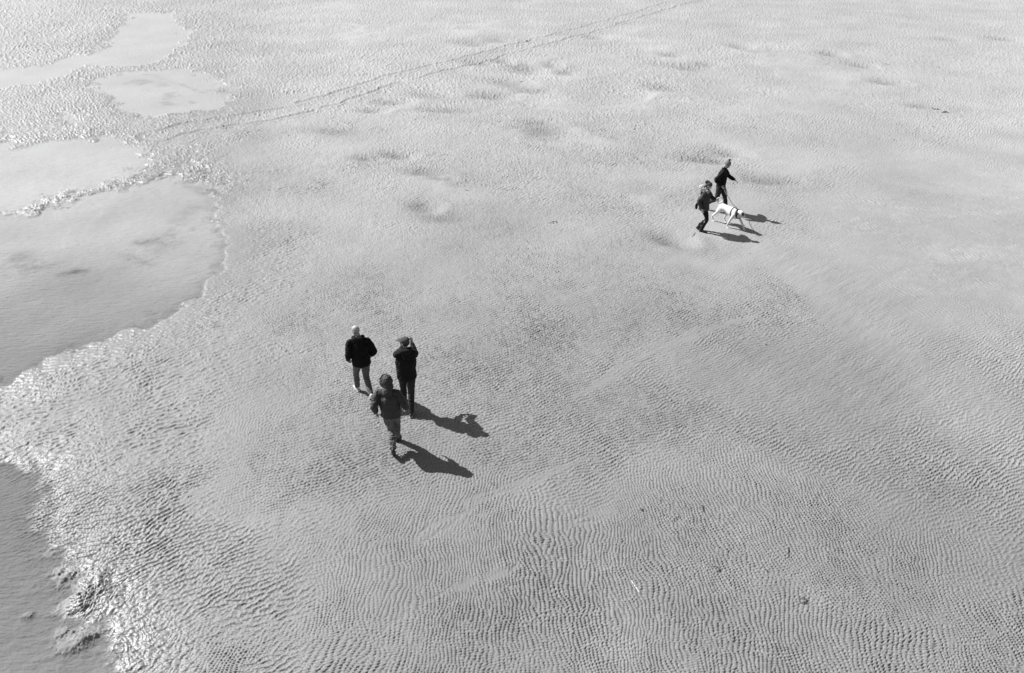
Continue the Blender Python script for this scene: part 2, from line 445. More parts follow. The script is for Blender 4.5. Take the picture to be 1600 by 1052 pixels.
# ------------------------------------------------------------------ water: one still sheet that fills the hollows
def water_material():
    m, N, L, b = node_mat("shallow_water")
    out = N["Material Output"]
    N.remove(b)
    tc = N.new("ShaderNodeTexCoord")
    mp = N.new("ShaderNodeMapping"); mp.inputs["Rotation"].default_value = (0, 0, math.radians(-20)); mp.inputs["Scale"].default_value = (2.2, 6.5, 1)
    L.new(tc.outputs["Object"], mp.inputs["Vector"])
    n1 = N.new("ShaderNodeTexNoise"); n1.inputs["Scale"].default_value = 1.6; n1.inputs["Detail"].default_value = 5; n1.inputs["Roughness"].default_value = .62
    L.new(mp.outputs[0], n1.inputs["Vector"])
    bp = N.new("ShaderNodeBump"); bp.inputs["Strength"].default_value = .35; bp.inputs["Distance"].default_value = .020
    L.new(n1.outputs[0], bp.inputs["Height"])
    fr = N.new("ShaderNodeFresnel"); fr.inputs["IOR"].default_value = 1.33
    L.new(bp.outputs[0], fr.inputs["Normal"])
    gl = N.new("ShaderNodeBsdfGlossy"); gl.inputs["Roughness"].default_value = .10; gl.inputs["Color"].default_value = (1, 1, 1, 1)
    L.new(bp.outputs[0], gl.inputs["Normal"])
    tr = N.new("ShaderNodeBsdfTransparent"); tr.inputs["Color"].default_value = (.97, .97, .97, 1)
    mx = N.new("ShaderNodeMixShader")
    L.new(fr.outputs[0], mx.inputs[0]); L.new(tr.outputs[0], mx.inputs[1]); L.new(gl.outputs[0], mx.inputs[2])
    L.new(mx.outputs[0], out.inputs["Surface"])
    return m

wx = np.arange(-60, 4, .3, dtype=np.float32)
wy = np.arange(5.95, 94, .3, dtype=np.float32)
WX, WY = np.meshgrid(wx, wy)
inside_ = pool_dist(WX, WY) < .9
inside_ &= np.abs(WX) < .79 * (WY * math.cos(PITCH) + CAM_H * math.sin(PITCH))
cell = inside_[:-1, :-1] & inside_[1:, :-1] & inside_[:-1, 1:] & inside_[1:, 1:]
a_ = np.arange(WX.size).reshape(WX.shape)
quads = np.stack([a_[:-1, :-1], a_[:-1, 1:], a_[1:, 1:], a_[1:, :-1]], -1)[cell]
used, quads = np.unique(quads, return_inverse=True)
quads = quads.reshape(-1, 4)
me = bpy.data.meshes.new("pool_water")
me.from_pydata(np.stack([WX.ravel()[used], WY.ravel()[used], np.full(len(used), WATER_Z)], -1).tolist(), [], quads.tolist())
me.materials.append(water_material())
water = bpy.data.objects.new("pool_water", me)
water["kind"] = "structure"
col.objects.link(water)

# ------------------------------------------------------------------ modelling helpers
def V3(*a):
    return Vector(a)

def catmull(P, sub):
    out = []
    n = len(P)
    for i in range(n - 1):
        p0, p1, p2, p3 = P[max(i - 1, 0)], P[i], P[i + 1], P[min(i + 2, n - 1)]
        for k in range(sub):
            t = k / sub
            out.append(.5 * ((2 * p1) + (-p0 + p2) * t + (2 * p0 - 5 * p1 + 4 * p2 - p3) * t * t + (-p0 + 3 * p1 - 3 * p2 + p3) * t ** 3))
    out.append(P[-1])
    return out

class Clay:
    """gathers limbs and balls, then fuses them into one continuous skin"""
    def __init__(self):
        self.V, self.F = [], []

    def limb(self, pts, rad, side=(1, 0, 0), n=14, sub=4, dome=.8):
        P = [np.array(p, float) for p in pts]
        R = [np.array((r, r) if not hasattr(r, '__len__') else r, float) for r in rad]
        C, R = catmull(P, sub), [np.maximum(r, .001) for r in catmull(R, sub)]
        side = np.array(side, float)
        rings = []
        m = len(C)
        for i in range(m):
            t = C[min(i + 1, m - 1)] - C[max(i - 1, 0)]
            t = t / (np.linalg.norm(t) + 1e-9)
            a = side - t * side.dot(t)
            if np.linalg.norm(a) < 1e-3:
                a = np.cross(t, (0.3, .2, .9))
            a /= np.linalg.norm(a)
            b = np.cross(t, a)
            caps = []
            if i == 0:
                caps = [(-math.sin(q) * dome, math.cos(q)) for q in (1.3, .9, .45)]
            rings += [(C[i] + t * o * min(R[i]), a, b, R[i] * s) for o, s in caps]
            rings.append((C[i], a, b, R[i]))
            if i == m - 1:
                rings += [(C[i] + t * math.sin(q) * dome * min(R[i]), a, b, R[i] * math.cos(q)) for q in (.45, .9, 1.3)]
        base = len(self.V)
        for c, a, b, r in rings:
            for k in range(n):
                th = 2 * math.pi * k / n
                self.V.append(tuple(c + a * r[0] * math.cos(th) + b * r[1] * math.sin(th)))
        for j in range(len(rings) - 1):
            for k in range(n):
                k2 = (k + 1) % n
                self.F.append((base + j * n + k, base + j * n + k2, base + (j + 1) * n + k2, base + (j + 1) * n + k))
        self.F.append(tuple(base + k for k in range(n))[::-1])
        self.F.append(tuple(base + (len(rings) - 1) * n + k for k in range(n)))
        return self

    def ball(self, c, r, M=None, n=16, power=1.0):
        base = len(self.V)
        m = n // 2 + 2
        for j in range(1, m):
            ph = math.pi * j / m
            for k in range(n):
                th = 2 * math.pi * k / n
                p = Vector((r[0] * math.sin(ph) * math.cos(th), r[1] * math.sin(ph) * math.sin(th), r[2] * math.cos(ph))) + Vector(c)
                self.V.append(tuple(M @ p if M is not None else p))
        for j in range(m - 2):
            for k in range(n):
                k2 = (k + 1) % n
                self.F.append((base + j * n + k, base + (j + 1) * n + k, base + (j + 1) * n + k2, base + j * n + k2))
        self.F.append(tuple(base + k for k in range(n)))
        self.F.append(tuple(base + (m - 2) * n + k for k in range(n))[::-1])
        return self

    def build(self, name, mat, parent=None, voxel=.006, smooth=3, folds=(), M=None):
        me = bpy.data.meshes.new(name)
        me.from_pydata(self.V, [], self.F)
        me.update()
        tmp = bpy.data.objects.new("tmp", me)
        col.objects.link(tmp)
        if voxel:
            r = tmp.modifiers.new("r", 'REMESH'); r.mode = 'VOXEL'; r.voxel_size = voxel; r.adaptivity = 0
        if smooth:
            s = tmp.modifiers.new("s", 'SMOOTH'); s.factor = .5; s.iterations = smooth
        dg = bpy.context.evaluated_depsgraph_get()
        out = bpy.data.meshes.new_from_object(tmp.evaluated_get(dg))
        bpy.data.objects.remove(tmp)
        bpy.data.meshes.remove(me)
        out.name = name
        nv = len(out.vertices)
        for amp, size, stretch, seed in folds:       # cloth folds: ridged noise, squeezed along z by `stretch`
            co = np.empty(nv * 3, np.float32); out.vertices.foreach_get("co", co); co = co.reshape(-1, 3)
            nr = np.empty(nv * 3, np.float32); out.vertex_normals.foreach_get("vector", nr); nr = nr.reshape(-1, 3)
            d = np.empty(nv, np.float32)
            for i in range(nv):
                x, y, z = co[i]
                d[i] = mnoise.noise(Vector((x / size + seed, y / size, z / size * stretch))) + .5 * mnoise.noise(Vector((x / size * 2.3, y / size * 2.3 + seed, z / size * stretch * 2.1)))
            co += nr * (d * amp)[:, None]
            out.vertices.foreach_set("co", co.ravel())
        if M is not None:
            out.transform(M)
        out.polygons.foreach_set("use_smooth", np.ones(len(out.polygons), bool))
        out.materials.clear()
        out.materials.append(mat)
        out.update()
        o = bpy.data.objects.new(name, out)
        col.objects.link(o)
        if parent is not None:
            o.parent = parent
        return o

def tag(o, label=None, cat=None, group=None, kind=None):
    if label: o["label"] = label
    if cat: o["category"] = cat
    if group: o["group"] = group
    if kind: o["kind"] = kind
    return o

def empty(name, loc, rz=0.0, s=1.0):
    o = bpy.data.objects.new(name, None)
    col.objects.link(o)
    o.location, o.rotation_euler, o.scale = loc, (0, 0, rz), (s, s, s)
    o.empty_display_size = .2
    return o

def cloth(name, base, rough=.85, vary=.25, scale=40, bump=.3, sheen=0.0, spec=.3):
    m, N, L, b = node_mat(name)
    tc = N.new("ShaderNodeTexCoord")
    n1 = N.new("ShaderNodeTexNoise"); n1.inputs["Scale"].default_value = scale; n1.inputs["Detail"].default_value = 4
    n2 = N.new("ShaderNodeTexNoise"); n2.inputs["Scale"].default_value = scale * .15; n2.inputs["Detail"].default_value = 3
    L.new(tc.outputs["Object"], n1.inputs["Vector"]); L.new(tc.outputs["Object"], n2.inputs["Vector"])
    ad = N.new("ShaderNodeMath"); ad.operation = 'ADD'
    L.new(n1.outputs[0], ad.inputs[0]); L.new(n2.outputs[0], ad.inputs[1])
    r = N.new("ShaderNodeMapRange"); r.inputs[1].default_value = .6; r.inputs[2].default_value = 1.4
    r.inputs[3].default_value = base * (1 - vary); r.inputs[4].default_value = base * (1 + vary)
    L.new(ad.outputs[0], r.inputs[0]); L.new(r.outputs[0], b.inputs["Base Color"])
    b.inputs["Roughness"].default_value = rough
    b.inputs["Specular IOR Level"].default_value = spec
    if sheen: b.inputs["Sheen Weight"].default_value = sheen
    bp = N.new("ShaderNodeBump"); bp.inputs["Strength"].default_value = bump; bp.inputs["Distance"].default_value = .004
    L.new(n1.outputs[0], bp.inputs["Height"]); L.new(bp.outputs[0], b.inputs["Normal"])
    return m

SKIN = cloth("skin", .24, .5, .08, 60, .1, spec=.4)
PALE_SKIN = cloth("pale_skin", .33, .38, .06, 50, .1, spec=.5)
BLACK_CLOTH = cloth("black_jacket_cloth", .009, .85, .4, 60, .4, spec=.12)
SOFT_BLACK = cloth("black_sweater_knit", .010, .9, .3, 160, .4, spec=.2)
SHELL = cloth("dark_shell_fabric", .030, .62, .25, 25, .4, spec=.35)
PATTERN = cloth("crumpled_hood_lining", .26, .8, .7, 38, .6)
JEANS = cloth("worn_denim", .095, .85, .25, 90, .4)
DARK_JEANS = cloth("dark_denim", .020, .85, .3, 90, .4)
CAMO = cloth("faded_work_trousers", .12, .85, .65, 26, .5)
PALE_SHOE = cloth("pale_shoe_leather", .42, .5, .25, 60, .3)
SOLE = cloth("shoe_sole_rubber", .5, .7, .3, 90, .4)
DARK_SHOE = cloth("dark_shoe_leather", .02, .5, .3, 60, .3)
DARK_SOLE = cloth("dark_sole_rubber", .05, .7, .4, 90, .6)
HAIR = cloth("dark_hair", .02, .5, .5, 120, .8)
STUBBLE = cloth("grey_beard", .16, .8, .4, 160, .6)
KNIT = cloth("grey_knit", .16, .95, .45, 90, .9)
DARK_KNIT = cloth("dark_knit", .06, .95, .45, 90, .9)
FUR = cloth("pale_fake_fur", .42, 1, .6, 45, 1.0)
PARKA = cloth("charcoal_parka_cloth", .036, .8, .3, 45, .5)
EYE = cloth("eye", .03, .2, .1, 20, 0)
LIPS = cloth("lips", .20, .5, .1, 40, .1)
PHONE = cloth("phone_case", .03, .25, .1, 40, 0, spec=.6)
WEB = cloth("black_webbing", .012, .7, .2, 90, .3)
PALE_CORD = cloth("pale_cord", .6, .7, .2, 90, .3)

def ik(a, b, l1, l2, hint):
    """joint between a and b for bones l1, l2, bending towards hint"""
    a, b, hint = Vector(a), Vector(b), Vector(hint)
    d = b - a
    L = min(d.length, (l1 + l2) * .999)
    u = d.normalized()
    x = (l1 * l1 - l2 * l2 + L * L) / (2 * L)
    h = math.sqrt(max(l1 * l1 - x * x, 0))
    w = hint - u * hint.dot(u)
    return a + u * x + w.normalized() * h

def hand(c, wrist, d, n, side, curl=.5):
    """palm, four bent fingers and a thumb; d along the fingers, n out of the palm, side +1 right"""
    w, d, n = Vector(wrist), Vector(d).normalized(), Vector(n)
    n = (n - d * n.dot(d)).normalized()
    th = d.cross(n) * side
    c.limb([w - d * .02, w + d * .03, w + d * .088], [(.027, .022), (.036, .017), (.041, .014)], side=th)
    for i, ln in enumerate((.070, .078, .073, .056)):
        p = w + d * .086 + th * (.031 - .0205 * i)
        pts, ang = [p - d * .02, p], 0.0
        for q, f in ((.45, .42), (.32, .85), (.23, .6)):
            ang += curl * f
            p = p + (d * math.cos(ang) + n * math.sin(ang)) * ln * q
            pts.append(p)
        c.limb(pts, [.0095, .0095, .009, .0082, .0072], side=th, n=8, sub=2)
    p = w + d * .022 + th * .030
    q = p + (d * .55 + th * .75 + n * .25).normalized() * .042
    r_ = q + (d * .85 + th * .15 + n * (.3 + .5 * curl)).normalized() * .034
    c.limb([w + d * .012 + th * .01, p, q, r_], [.013, .0125, .0105, .0085], side=n, n=8, sub=2)

def shoe(parent, ankle, d, up, upper, sole_mat, boot=0.0, name="shoe"):
    A, d, up = Vector(ankle), Vector(d).normalized(), Vector(up)
    up = (up - d * up.dot(d)).normalized()
    s = d.cross(up)
    c = Clay()
    g = -.052
    c.limb([A - d * .065 + up * g, A + up * (g + .004), A + d * .09 + up * (g - .004), A + d * .185 + up * (g - .012)],
           [(.037, .034), (.040, .042), (.047, .034), (.038, .020)], side=s)
    c.limb([A - d * .02 + up * (-.03), A - d * .012 + up * (.03 + boot)], [(.038, .048), (.040, .046)], side=s)
    o = c.build(name, upper, parent, voxel=.005, smooth=2, folds=((.002, .03, 1, 4),))
    k = Clay()
    k.limb([A - d * .072 + up * (g - .030), A + up * (g - .031), A + d * .09 + up * (g - .033), A + d * .195 + up * (g - .026)],
           [(.038, .012), (.036, .011), (.047, .011), (.038, .010)], side=s)
    k.build("sole", sole_mat, o, voxel=.005, smooth=1)
    return o

def head_frame(base, yaw, pitch, roll=0):
    return Matrix.Translation(base) @ Matrix.Rotation(math.radians(yaw), 4, 'Z') @ Matrix.Rotation(math.radians(-pitch), 4, 'X') @ Matrix.Rotation(math.radians(roll), 4, 'Y')

def add_head(c, M):
    """skull, jaw, brow, nose, cheeks and ears in the head frame: y forward, z up, chin near z 0"""
    c.ball((0, -.012, .142), (.076, .096, .094), M)
    c.ball((0, .020, .075), (.058, .066, .068), M)
    c.ball((0, .048, .030), (.034, .036, .030), M)
    c.ball((0, .066, .128), (.052, .022, .014), M)
    for s in (-1, 1):
        c.ball((s * .036, .056, .082), (.022, .022, .022), M)
        c.ball((s * .078, -.006, .100), (.009, .020, .032), M, n=10)
    P = lambda x, y, z: M @ Vector((x, y, z))
    c.limb([P(0, .078, .122), P(0, .094, .100), P(0, .104, .084)], [.010, .012, .015], n=8, sub=2)

def face_bits(parent, M):
    for s in (-1, 1):
        Clay().ball((s * .031, .0735, .108), (.012, .008, .007), M, n=10).build("eye", EYE, parent, voxel=0, smooth=0)
    Clay().ball((0, .0835, .052), (.024, .008, .007), M, n=10).build("mouth", LIPS, parent, voxel=0, smooth=0)

def lerp(a, b, t):
    return Vector(a) * (1 - t) + Vector(b) * t

def make_person(label, pos, heading, P):
    """P holds the pose (joints in the person's own frame: x right, y forward, z up) and the clothes"""
    s = P.get('scale', 1.0)
    root = empty("person", (pos[0], pos[1], pos[2]), math.radians(heading - 90), s)
    tag(root, label, "person", P.get('group'))
    hip, chest, neck = Vector(P['hip']), Vector(P['chest']), Vector(P['neck'])
    yaw = math.radians(P.get('twist', 0))
    rs = Vector((math.cos(yaw), math.sin(yaw), 0))               # line of the shoulders
    fw = Vector((-math.sin(yaw), math.cos(yaw), 0))
    sw = P.get('shoulder', .185)
    waist = lerp(hip, chest, .42)
    top = neck + V3(0, .0, .055)
    M = head_frame(top + V3(0, .03, .005) , P.get('head_yaw', 0), P.get('head_pitch', 0), P.get('head_roll', 0))
    S, E, W, Hp, K, A = {}, {}, {}, {}, {}, {}
    for k, sg in (('L', -1), ('R', 1)):
        S[k] = neck + rs * sg * sw + V3(0, 0, -.075)
        W[k] = Vector(P['wrist' + k])
        E[k] = ik(S[k], W[k], .29, .27, P.get('elbow' + k, (sg * .6, -.8, -.2)))
        if (W[k] - S[k]).length > .555:
            W[k] = S[k] + (W[k] - S[k]).normalized() * .555
        Hp[k] = hip + V3(sg * .085, 0, -.02)
        A[k] = Vector(P['ankle' + k])
        K[k] = ik(Hp[k], A[k], .425, .42, P.get('kneehint' + k, (sg * .08, 1, 0)))
    # --- body: one continuous surface
    c = Clay()
    c.limb([hip + V3(0, 0, -.05), hip + V3(0, 0, .05), waist, chest, neck + V3(0, 0, -.06)],
           [(.150, .110), (.155, .108), (.128, .095), (.155, .112), (.105, .075)], side=rs)
    c.limb([S['L'], neck + V3(0, -.005, -.055), S['R']], [.058, .062, .058], side=(0, 0, 1))
    c.limb([neck + V3(0, -.005, -.05), neck + V3(0, 0, .03), top + V3(0, .02, .045)], [.062, .054, .052])
    add_head(c, M)
    for k, sg in (('L', -1), ('R', 1)):
        c.limb([S[k], lerp(S[k], E[k], .5), E[k], lerp(E[k], W[k], .35), W[k]], [.052, .046, .040, .040, .026])
        hd = P.get('hand' + k, {})
        hand(c, W[k], hd.get('d', W[k] - E[k]), hd.get('n', (-sg, .15, 0)), sg, hd.get('curl', .55))
        c.limb([Hp[k], lerp(Hp[k], K[k], .45), K[k], lerp(K[k], A[k], .35), A[k]], [.080, .076, .052, .055, .035])
        td = Vector(P.get('toe' + k, (0, 1, 0))).normalized()
        c.limb([A[k] + V3(0, 0, -.02), A[k] + td * .1 + V3(0, 0, -.045)], [.032, .024])
    body = c.build("body", P.get('skin', SKIN), root, voxel=.0052, smooth=2)
    face_bits(root, M)
    # --- trousers
    t = Clay()
    lr = P.get('leg', 1.0)
    t.limb([hip + V3(0, 0, .09), hip + V3(0, -.008, .0), hip + V3(0, -.005, -.08)], [(.158, .118), (.168, .128), (.150, .112)], side=rs)
    for k in 'LR':
        end = A[k] + (K[k] - A[k]).normalized() * .015
        t.limb([Hp[k] + V3(0, 0, .02), lerp(Hp[k], K[k], .4), K[k], lerp(K[k], A[k], .45), end],
               [.098 * lr, .094 * lr, .072 * lr, .068 * lr, .060 * lr ** .5])
    t.build("trousers", P['trousers'], root, voxel=.0075, smooth=2, folds=P.get('leg_folds', ((.010, .085, 1.6, 3), (.004, .03, 1.5, 9))))
    # --- coat
    j = Clay()
    w = P.get('bulk', 1.0)
    hem = P.get('hem', .04)
    hv = hip + V3(0, 0, -hem)
    j.limb([hv, hip + V3(0, 0, .09), waist, chest, neck + V3(0, 0, -.07)],
           [(.185 * w, .145 * w), (.178 * w, .142 * w), (.182 * w, .142 * w), (.190 * w, .142 * w), (.125, .095)], side=rs, dome=.15)
    j.limb([S['L'], neck + V3(0, -.008, -.06), S['R']], [.074, .080, .074], side=(0, 0, 1))
    j.limb([neck + V3(0, 0, -.07), neck + V3(0, .004, .045)], [(.090, .086), (.076, .074)], dome=.2)
    for k in 'LR':
        cuff = lerp(E[k], W[k], P.get('sleeve' + k, .95))
        j.limb([S[k], lerp(S[k], E[k], .5), E[k], lerp(E[k], W[k], .5), cuff], [.074, .068 * w, .062 * w, .056 * w, .045], dome=.3)
    coat = j.build("jacket", P['coat'], root, voxel=.0075, smooth=2, folds=P.get('coat_folds', ((.013, .13, 1.2, 7), (.005, .045, 1.6, 2))))
    if P.get('hood') == 'down':
        h = Clay()
        pts = [neck + rs * x * .1 + fw * y + V3(0, 0, z) for x, y, z in ((-.75, .08, .0), (-1.0, -.02, .045), (-.75, -.10, .05), (0, -.125, .045), (.75, -.10, .05), (1.0, -.02, .045), (.75, .08, .0))]
        h.limb(pts, [.030, .044, .052, .054, .052, .044, .030], side=(0, 0, 1))
        h.limb([neck + fw * -.10 + V3(0, 0, .0), neck + fw * -.155 + V3(0, 0, -.10)], [(.10, .035), (.06, .025)], side=rs)
        h.build("hood", P['coat'], root, voxel=.006, smooth=2, folds=((.006, .05, 1, 5),))
    if P.get('hood') == 'up':
        h = Clay()
        h.ball((0, -.040, .128), (.108, .120, .128), M)
        h.ball((0, -.035, .040), (.098, .105, .085), M)
        h.limb([M @ V3(0, -.09, .04), neck + fw * -.10 + V3(0, 0, -.06)], [(.08, .06), (.10, .05)], side=rs)
        hd_ = h.build("hood", P['coat'], root, voxel=.006, smooth=2, folds=((.010, .05, 1, 5), (.004, .02, 1, 8)))
        r_ = Clay()
        ring = [M @ V3(.100 * math.sin(q), .058 + .014 * math.cos(q), .105 + .125 * math.cos(q)) for q in np.linspace(-2.7, 2.7, 13)]
        r_.limb(ring, [(.020, .026)] * 13, side=(0, 1, 0))
        r_.build("hood_lining", PATTERN, hd_, voxel=.005, smooth=1, folds=((.008, .03, 1, 3),))
    if P.get('hood') == 'fur':
        h = Clay()
        pts = [neck + rs * x * .1 + fw * y + V3(0, 0, z) for x, y, z in ((-.9, .09, -.02), (-1.2, -.02, .02), (-.95, -.12, .06), (0, -.17, .07), (.95, -.12, .06), (1.2, -.02, .02), (.9, .09, -.02))]
        h.limb(pts, [.040, .052, .062, .066, .062, .052, .040], side=(0, 0, 1))
        h.build("fur_collar", FUR, root, voxel=.006, smooth=1, folds=((.030, .035, 1, 5), (.014, .015, 1, 2)))
        h = Clay()
        h.limb([neck + fw * -.08, neck + fw * -.15 + V3(0, 0, -.14)], [(.11, .05), (.08, .035)], side=rs)
        h.build("hood", P['coat'], root, voxel=.007, smooth=2, folds=((.010, .05, 1, 5),))
    # --- shoes
    for k in 'LR':
        td = Vector(P.get('toe' + k, (0, 1, 0)))
        shoe(root, A[k] + V3(0, 0, -.0), td, P.get('toeup' + k, (0, 0, 1)), P['shoe'], P['sole'], P.get('boot', 0), "boot" if P.get('boot') else "shoe")
    # --- hat and hair
    hat = P.get('hat')
    if hat == 'cap':
        k = Clay()
        k.ball((0, -.012, .162), (.086, .106, .078), M)
        cp = k.build("cap", DARK_KNIT, root, voxel=.005, smooth=1, folds=((.004, .03, 1, 2),))
        b = Clay()
        b.limb([M @ V3(0, .06, .160), M @ V3(0, .12, .162), M @ V3(0, .175, .150)], [(.082, .009), (.082, .008), (.058, .007)], side=M.to_3x3() @ V3(1, 0, 0))
        b.build("brim", DARK_KNIT, cp, voxel=.004, smooth=1)
        hr = Clay()
        hr.ball((0, -.030, .110), (.080, .085, .065), M)
        hr.build("hair", HAIR, root, voxel=.006, smooth=1, folds=((.004, .015, 1, 2),))
        bd = Clay()
        bd.ball((0, .028, .040), (.060, .064, .046), M)
        bd.build("beard", STUBBLE, root, voxel=.005, smooth=1, folds=((.004, .012, 1, 2),))
    if hat == 'bobble':
        k = Clay()
        k.ball((0, -.014, .168), (.090, .108, .090), M)
        k.limb([M @ V3(-.05, .06, .150), M @ V3(-.088, 0, .128), M @ V3(-.05, -.09, .12), M @ V3(.05, -.09, .12), M @ V3(.088, 0, .128), M @ V3(.05, .06, .150), M @ V3(-.0, .085, .155), M @ V3(-.05, .06, .150)], [.015] * 8)
        cp = k.build("knitted_hat", KNIT, root, voxel=.005, smooth=1, folds=((.004, .02, 1, 2),))
        b = Clay()
        b.ball((0, -.035, .285), (.036, .036, .034), M)
        b.build("bobble", DARK_KNIT, cp, voxel=.005, smooth=0, folds=((.014, .014, 1, 2),))
    if hat == 'bun':
        k = Clay()
        k.ball((0, -.010, .160), (.086, .104, .084), M)
        k.build("knitted_hat", DARK_KNIT, root, voxel=.005, smooth=1, folds=((.004, .02, 1, 2),))
        hr = Clay()
        hr.ball((0, -.040, .095), (.082, .080, .085), M)
        hr.ball((0, -.125, .185), (.062, .056, .058), M)
        hr.ball((0, -.080, .215), (.050, .050, .040), M)
        hr.build("hair", HAIR, root, voxel=.006, smooth=1, folds=((.010, .025, 1, 2),))
    return root, M, E, W

def feet(pos, heading, s, x, y, z):
    """surveyed ankle -> the person's own frame"""
    w = at(x, y, 0)
    d = Vector((w.x - pos[0], w.y - pos[1], 0))
    a = -math.radians(heading - 90)
    return (d.x * math.cos(a) - d.y * math.sin(a)) / s, (d.x * math.sin(a) + d.y * math.cos(a)) / s, z

WALK = "three people in dark coats walking away together"
PAIR = "couple walking a white dog across the sand"

# --- bald man, both hands in his jacket pockets
g = at(571, 618); pos = (g.x, g.y, 0.0); hd_ = 116; s = .965
make_person("bald man walking away in black hooded jacket and grey jeans", pos, hd_, dict(
    scale=s, group=WALK, hip=(0, .02, .90), chest=(0, .06, 1.24), neck=(0, .08, 1.45), skin=PALE_SKIN,
    head_yaw=38, head_pitch=18, twist=-14, hood='down', bulk=1.15, hem=.07, shoulder=.195,
    wristL=(-.26, .17, .92), wristR=(.27, .15, .91), elbowL=(-.35, -1, 0), elbowR=(.35, -1, 0),
    handL=dict(d=(.35, .5, -.7), n=(.6, -.5, 0)), handR=dict(d=(-.35, .5, -.7), n=(-.6, -.5, 0)),
    ankleL=feet(pos, hd_, s, 559, 610, .095), ankleR=(.06, -.26, .185), toeR=(.02, .72, -.69), toeupR=(0, .69, .72), kneehintR=(.05, 1, -.2),
    toeL=(-.1, 1, 0), trousers=JEANS, coat=BLACK_CLOTH, shoe=PALE_SHOE, sole=SOLE))

# --- man in cap lifting a phone in front of him
g = at(639, 641); pos = (g.x, g.y, 0.0); hd_ = 96; s = .995
_, _, _, WR = make_person("man in peaked cap and black top raising a phone with both arms", pos, hd_, dict(
    scale=s, group=WALK, hip=(.01, .01, .93), chest=(.015, .0, 1.27), neck=(.02, .0, 1.48),
    head_yaw=58, head_pitch=4, twist=6, bulk=1.14, hem=.10, hat='cap',
    wristL=(-.03, .48, 1.30), wristR=(.15, .48, 1.37), elbowL=(-.8, .0, -1), elbowR=(.10, .1, -1),
    handL=dict(d=(.35, .45, .45), n=(.4, .2, .4), curl=1.0), handR=dict(d=(-.15, .35, .9), n=(-.6, .5, 0), curl=.9), hood='down',
    ankleL=feet(pos, hd_, s, 632, 629, .095), ankleR=feet(pos, hd_, s, 643, 650, .105), toeR=(.1, 1, -.1), toeL=(-.12, 1, 0),
    trousers=DARK_JEANS, coat=SOFT_BLACK, shoe=DARK_SHOE, sole=SOLE, coat_folds=((.010, .11, 1.2, 17), (.004, .045, 1.6, 12))))
R_ = Matrix.Translation(pos) @ Matrix.Rotation(math.radians(hd_ - 90), 4, 'Z') @ Matrix.Scale(s, 4)
ph = Clay()
pc = R_ @ V3(.065, .57, 1.43)
ax = (R_.to_3x3() @ V3(.95, -.1, .25)).normalized()
up_ = (R_.to_3x3() @ V3(-.2, .15, .95)).normalized()
ph.limb([pc - up_ * .036, pc, pc + up_ * .036], [(.072, .005)] * 3, side=ax, dome=.3)
tag(ph.build("mobile_phone", PHONE, None, voxel=.003, smooth=0), "dark phone held up in front of the man in the peaked cap", "phone")

# --- hooded person, nearest, striding away
g = at(618, 702); pos = (g.x, g.y, 0.0); hd_ = 93; s = .965
make_person("person nearest the camera with hood up, dark shell jacket and creased grey trousers", pos, hd_, dict(
    scale=s, group=WALK, hip=(-.03, .03, .90), chest=(-.045, .03, 1.24), neck=(-.055, .05, 1.44),
    head_yaw=42, head_pitch=14, twist=-4, hood='up', bulk=1.13, hem=.06, shoulder=.20,
    wristL=(-.33, .06, .88), wristR=(.28, .12, .92), elbowL=(-.35, -1, 0), elbowR=(.4, -1, 0),
    handL=dict(n=(.8, .1, .2), curl=.7), handR=dict(d=(-.35, .6, -.6), n=(-.6, -.5, 0)),
    ankleR=feet(pos, hd_, s, 621, 688, .095), ankleL=(-.015, -.24, .20), toeL=(.0, .62, -.78), toeupL=(0, .78, .62), kneehintL=(0, 1, -.2),
    toeR=(.08, 1, 0), trousers=CAMO, coat=SHELL, shoe=DARK_SHOE, sole=DARK_SOLE, leg=1.05,
    leg_folds=((.014, .075, 1.8, 33), (.007, .03, 1.5, 19)), coat_folds=((.015, .12, 1.0, 27), (.006, .04, 1.6, 22))))

# --- man with the dog
g = at(1121, 331); pos = (g.x, g.y, 0.0); MAN_H = -38; s = 1.01
MAN_POS, MAN_S = pos, s
make_person("man in bobble hat and long black coat holding the dog's leash", pos, MAN_H, dict(
    scale=s, group=PAIR, hip=(0, .0, .92), chest=(0, .01, 1.26), neck=(0, .03, 1.46),
    head_yaw=-4, head_pitch=30, twist=16, bulk=1.08, hem=.09, hat='bobble',
    wristL=(-.27, .33, 1.08), wristR=(.26, .14, .98), elbowL=(-.7, -.5, -.6), elbowR=(.5, -1, 0),
    handL=dict(n=(.5, .2, -.5), curl=.8), handR=dict(d=(.0, .75, -.5), n=(-.8, 0, .1), curl=1.3),
    ankleL=(-.08, .25, .095), ankleR=(.09, -.38, .22), toeR=(0, .75, -.66), toeupR=(0, .66, .75), kneehintR=(.05, 1, -.1),
    toeL=(0, 1, .05), trousers=DARK_JEANS, coat=BLACK_CLOTH, shoe=DARK_SHOE, sole=DARK_SOLE))

